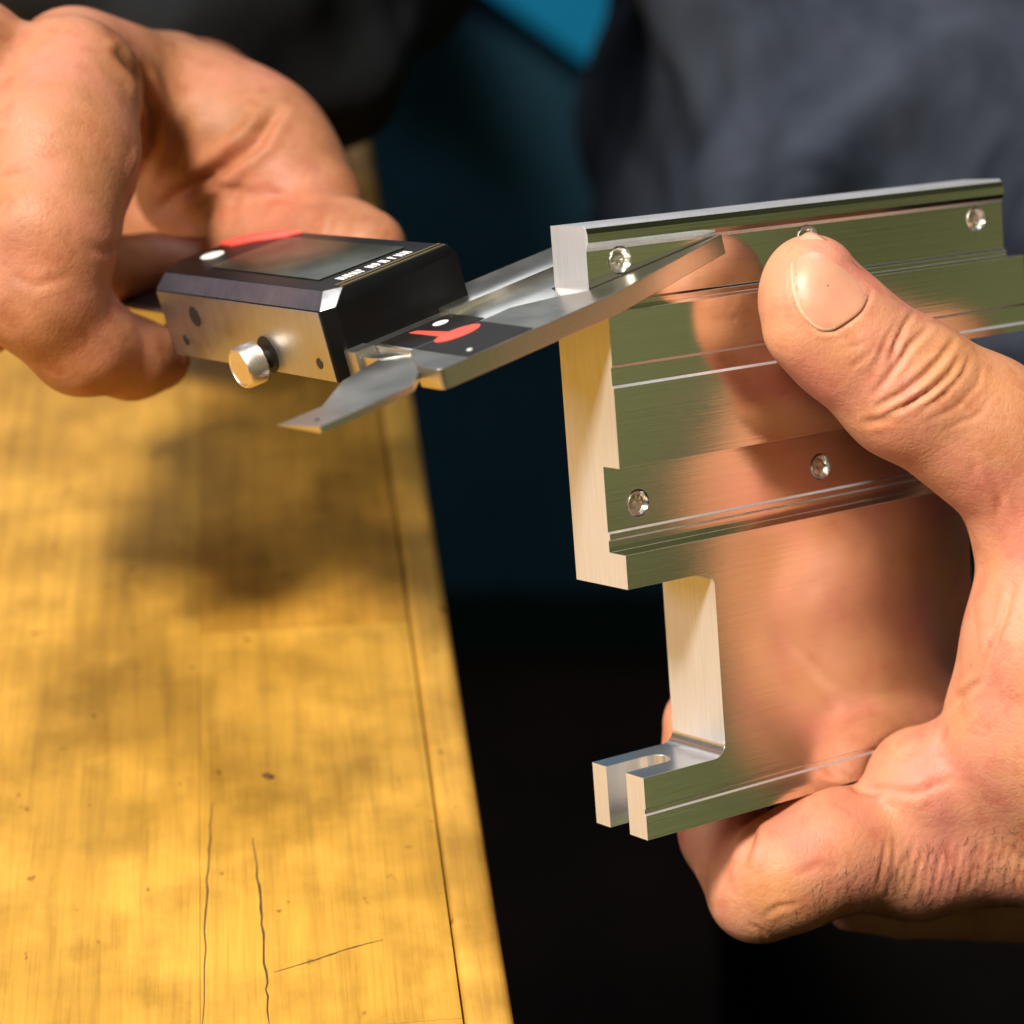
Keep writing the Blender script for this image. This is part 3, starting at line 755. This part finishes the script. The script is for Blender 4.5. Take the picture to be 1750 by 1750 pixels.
# fingernail: a smooth curved plate laid on the thumb
def spline(P_, n):
    P_ = np.array(P_, float); m = len(P_); out = []
    for i in range(n):
        u_ = i/n*m; k_ = int(u_); f_ = u_-k_; p0, p1, p2, p3 = (P_[(k_+d) % m] for d in (-1, 0, 1, 2))
        out.append(0.5*((2*p1)+(-p0+p2)*f_+(2*p0-5*p1+4*p2-p3)*f_**2+(-p0+3*p1-3*p2+p3)*f_**3))
    return np.array(out)
NS_, NRG = 72, 14
rimp = spline(NAIL, NS_); cen = rimp.mean(0)
near = fr & (np.hypot(X-cen[0], Y-cen[1]) < 150); Xn, Yn, Vn, Nn_ = X[near], Y[near], VR[near], NR[near]
VV, NNn = [], []
for k_ in range(NRG+1):
    t_ = max(k_/NRG, 0.02)
    for p_ in cen+(rimp-cen)*t_:
        d2 = (Xn-p_[0])**2+(Yn-p_[1])**2; w_ = np.exp(-d2/(2*11.0**2))+1e-12; w_ /= w_.sum()
        dep = (Vn[:, 2]*w_).sum(); nn = (Nn_*w_[:, None]).sum(0); nn /= np.linalg.norm(nn)
        off = 0.20+0.16*(1-t_**3) if k_ < NRG else 0.12
        VV.append(ray(p_)*dep+nn*off); NNn.append(nn)
for i in range(NS_): VV.append(VV[NRG*NS_+i]-NNn[NRG*NS_+i]*0.8)
FF = []
for k_ in range(NRG+1):
    for i in range(NS_):
        FF.append((k_*NS_+i, k_*NS_+(i+1) % NS_, (k_+1)*NS_+(i+1) % NS_, (k_+1)*NS_+i))
FF = np.array(FF)
VV = np.array(VV); nv = vnormals(VV, FF)
if (nv*VV).sum() > 0: FF = FF[:, ::-1]
nl = pmesh('fingernail', VV, FF, M_nail, hR)
nl.data.materials.append(M_rim)
for q_, f_ in enumerate(nl.data.polygons):
    k_, i_ = divmod(q_, NS_)
    if k_ >= NRG-1 and i_ < NS_*0.36: f_.material_index = 1
# hairs along the lower edge of the hand
def hairs(V, Nn, poly, count, dir_px, ln, rad, seed):
    X, Y = px(V); c_ = np.where(inpoly(X, Y, poly) & (-(Nn*V).sum(1) > 0))[0]
    r_ = np.random.default_rng(seed); pick = r_.choice(c_, min(count, len(c_)), replace=False)
    VV, FF = [], []
    for i in pick:
        p_ = V[i]; n_ = Nn[i]; d = np.array([dir_px[0]+r_.normal()*.45, dir_px[1]+r_.normal()*.45, 0.0]); d -= n_*(d@n_); d /= np.linalg.norm(d)+1e-9
        L_ = ln*r_.uniform(.5, 1.2); side = np.cross(d, n_); base = len(VV); seg = 4
        for s_ in range(seg+1):
            t_ = s_/seg; c = p_+d*L_*t_+n_*(L_*(0.32*t_-0.30*t_*t_)-0.05)+side*r_.normal()*.04; w_ = rad*(1-0.85*t_)
            for a_ in range(3):
                an = a_*2.094; VV.append(c+side*w_*math.cos(an)+n_*w_*math.sin(an))
        for s_ in range(seg):
            for a_ in range(3):
                b_ = (a_+1) % 3; FF.append((base+s_*3+a_, base+s_*3+b_, base+s_*3+3+b_, base+s_*3+3+a_))
    return np.array(VV), np.array(FF)
HV, HF = hairs(VR, NR, [(1380, 1500), (1560, 1440), (1760, 1400), (1760, 1560), (1560, 1575), (1400, 1590), (1340, 1590)], 480, (-0.35, 0.9), 3.6, 0.034, 7)
hh = pmesh('hand_hair', HV, HF, M_hair, hR); hh['kind'] = 'stuff'

# --- left side of the picture: the hand that holds the caliper
def D3(x_, y_, d, r_): return (P3(x_, y_, d), r_)
index = chain([D3(120, 150, 452, 13.6), D3(95, 270, 440, 14.2), D3(75, 400, 432, 12.4), D3(72, 500, 432, 11.0)], 5)
index += chain([D3(60, 500, 432, 11.0), D3(140, 585, 440, 9.4), D3(225, 612, 450, 7.4), D3(270, 612, 455, 6.2)], 3)
outer = chain([D3(-60, 120, 450, 14), D3(-110, 300, 436, 13), D3(-120, 450, 436, 11), D3(-40, 530, 450, 9)], 3)
inner_ = chain([D3(120, 470, 468, 8), D3(260, 452, 480, 6), D3(420, 470, 484, 7)], 2)
back = chain([D3(130, 125, 466, 12.8), D3(285, 170, 492, 12.2), D3(400, 238, 490, 13.6), D3(478, 305, 482, 13.0), D3(540, 355, 476, 9.8)], 5)
thumbL = chain([D3(440, 415, 478, 10.5), D3(540, 408, 470, 8.9), D3(590, 416, 466, 8.6), D3(626, 426, 463, 7.9)], 1.6)
back += chain([D3(330, 190, 486, 13), D3(440, 250, 486, 14)], 5)
web = chain([D3(320, 320, 503, 11), D3(400, 380, 502, 12), D3(480, 430, 490, 12)], 3)
web += chain([D3(150, 335, 548, 13), D3(300, 405, 552, 12)], 2)
web += chain([D3(300, 240, 495, 11), D3(420, 330, 488, 10)], 2.0)
wristL = chain([D3(290, 180, 500, 13), D3(330, 190, 545, 14.5), D3(425, 120, 640, 17), D3(560, -60, 720, 26)], 6)
prL = index+outer+inner_+back+web+wristL+thumbL
VL, FL = sdf_mesh(prL, 0.85)
VL = relax(VL, FL, 3); NL = vnormals(VL, FL)
if (NL*(VL-VL.mean(0))).sum() < 0: FL = FL[:, ::-1]; NL = -NL
GL = [([(470, 190), (440, 240), (380, 285), (320, 325), (270, 360)], 11, 2.2), ([(420, 300), (400, 340), (395, 380)], 8, .5), ([(205, 90), (240, 130), (262, 190), (262, 250), (240, 310)], 9, 2.4),
      ([(150, 420), (180, 430), (210, 420)], 8, .3), ([(20, 470), (60, 490), (120, 470)], 7, .3), ([(330, 190), (310, 250), (300, 300)], 9, .5),
      ([(490, 185), (455, 215), (420, 235)], 7, .4), ([(455, 330), (520, 345), (580, 350)], 7, .5), ([(590, 345), (596, 375), (590, 400)], 4, .25), ([(560, 345), (566, 375), (560, 405)], 4, .25), ([(330, 300), (380, 320), (440, 330)], 6, .4)]
VL = carve(VL, NL, GL); NL = vnormals(VL, FL); X, Y = px(VL)
toneL = np.clip(0.6*blob(480, 360, 90)+0.4*blob(40, 440, 70)+0.35*blob(320, 330, 70)+0.3*blob(80, 110, 60)+0.2*blob(150, 560, 60), 0, .8)*0.6
hL = pmesh('hand', VL, FL, M_skin2, person, toneL); hL['label'] = 'hand curled around the black caliper'

# --- sleeves
def folds(V, Nn, amp, sc, seed, oct=3):
    r_ = np.random.default_rng(seed); out = np.zeros(len(V))
    for o_ in range(oct):
        for _ in range(5):
            k_ = r_.normal(size=3); k_ /= np.linalg.norm(k_); out += amp/(1.7**o_)/5*np.sin((V@k_)/sc*(1.8**o_)+r_.uniform(0, 6.28)+1.5*np.sin(V@r_.normal(size=3)/sc*0.4))
    return V+Nn*out[:, None]
sl = chain([D3(300, 50, 572, 30), D3(430, 42, 600, 38), D3(500, -60, 620, 41), D3(900, -700, 760, 58)], 10)
sl += chain([D3(150, -85, 560, 23), D3(330, -40, 575, 30)], 8)
VS, FS = sdf_mesh(sl, 2.2); VS = relax(VS, FS, 2); NS = vnormals(VS, FS)
if (NS*(VS-VS.mean(0))).sum() < 0: FS = FS[:, ::-1]; NS = -NS
VS = folds(VS, NS, 7.0, 12, 3)
s1 = pmesh('sleeve', VS, FS, M_sleeve)
sl = chain([Q(250, 108, 243, 35), Q(290, 118, 290, 42), Q(400, 150, 330, 52)], 8)
VS, FS = sdf_mesh(sl, 2.2); VS = relax(VS, FS, 2); NS = vnormals(VS, FS)
if (NS*(VS-VS.mean(0))).sum() < 0: FS = FS[:, ::-1]; NS = -NS
VS = folds(VS, NS, 3.0, 14, 4)
pmesh('sleeve', VS, FS, M_jacket)

# --- jacket front and trousers
jk = chain([D3(1480, -700, 860, 95), D3(1510, -100, 800, 92), D3(1560, 420, 770, 88)], 30)+chain([D3(1900, -700, 900, 110), D3(1950, -100, 840, 105), D3(1950, 420, 800, 100)], 30)
VS, FS = sdf_mesh(jk, 3.2); VS = relax(VS, FS, 2); NS = vnormals(VS, FS)
if (NS*(VS-VS.mean(0))).sum() < 0: FS = FS[:, ::-1]; NS = -NS
VS = folds(VS, NS, 24.0, 26, 11, 4)
pmesh('jacket', VS, FS, M_jacket)
tr = chain([D3(1540, 560, 800, 78), D3(1620, 1800, 1050, 90), D3(1600, 3600, 1500, 80)], 20)+chain([D3(2050, 560, 820, 84), D3(2100, 1800, 1060, 90), D3(2000, 3600, 1500, 80)], 20)
VS, FS = sdf_mesh(tr, 5.0); VS = relax(VS, FS, 2); NS = vnormals(VS, FS)
if (NS*(VS-VS.mean(0))).sum() < 0: FS = FS[:, ::-1]; NS = -NS
VS = folds(VS, NS, 6.0, 40, 12)
pmesh('trousers', VS, FS, M_trouser)
bpy.context.view_layer.update()
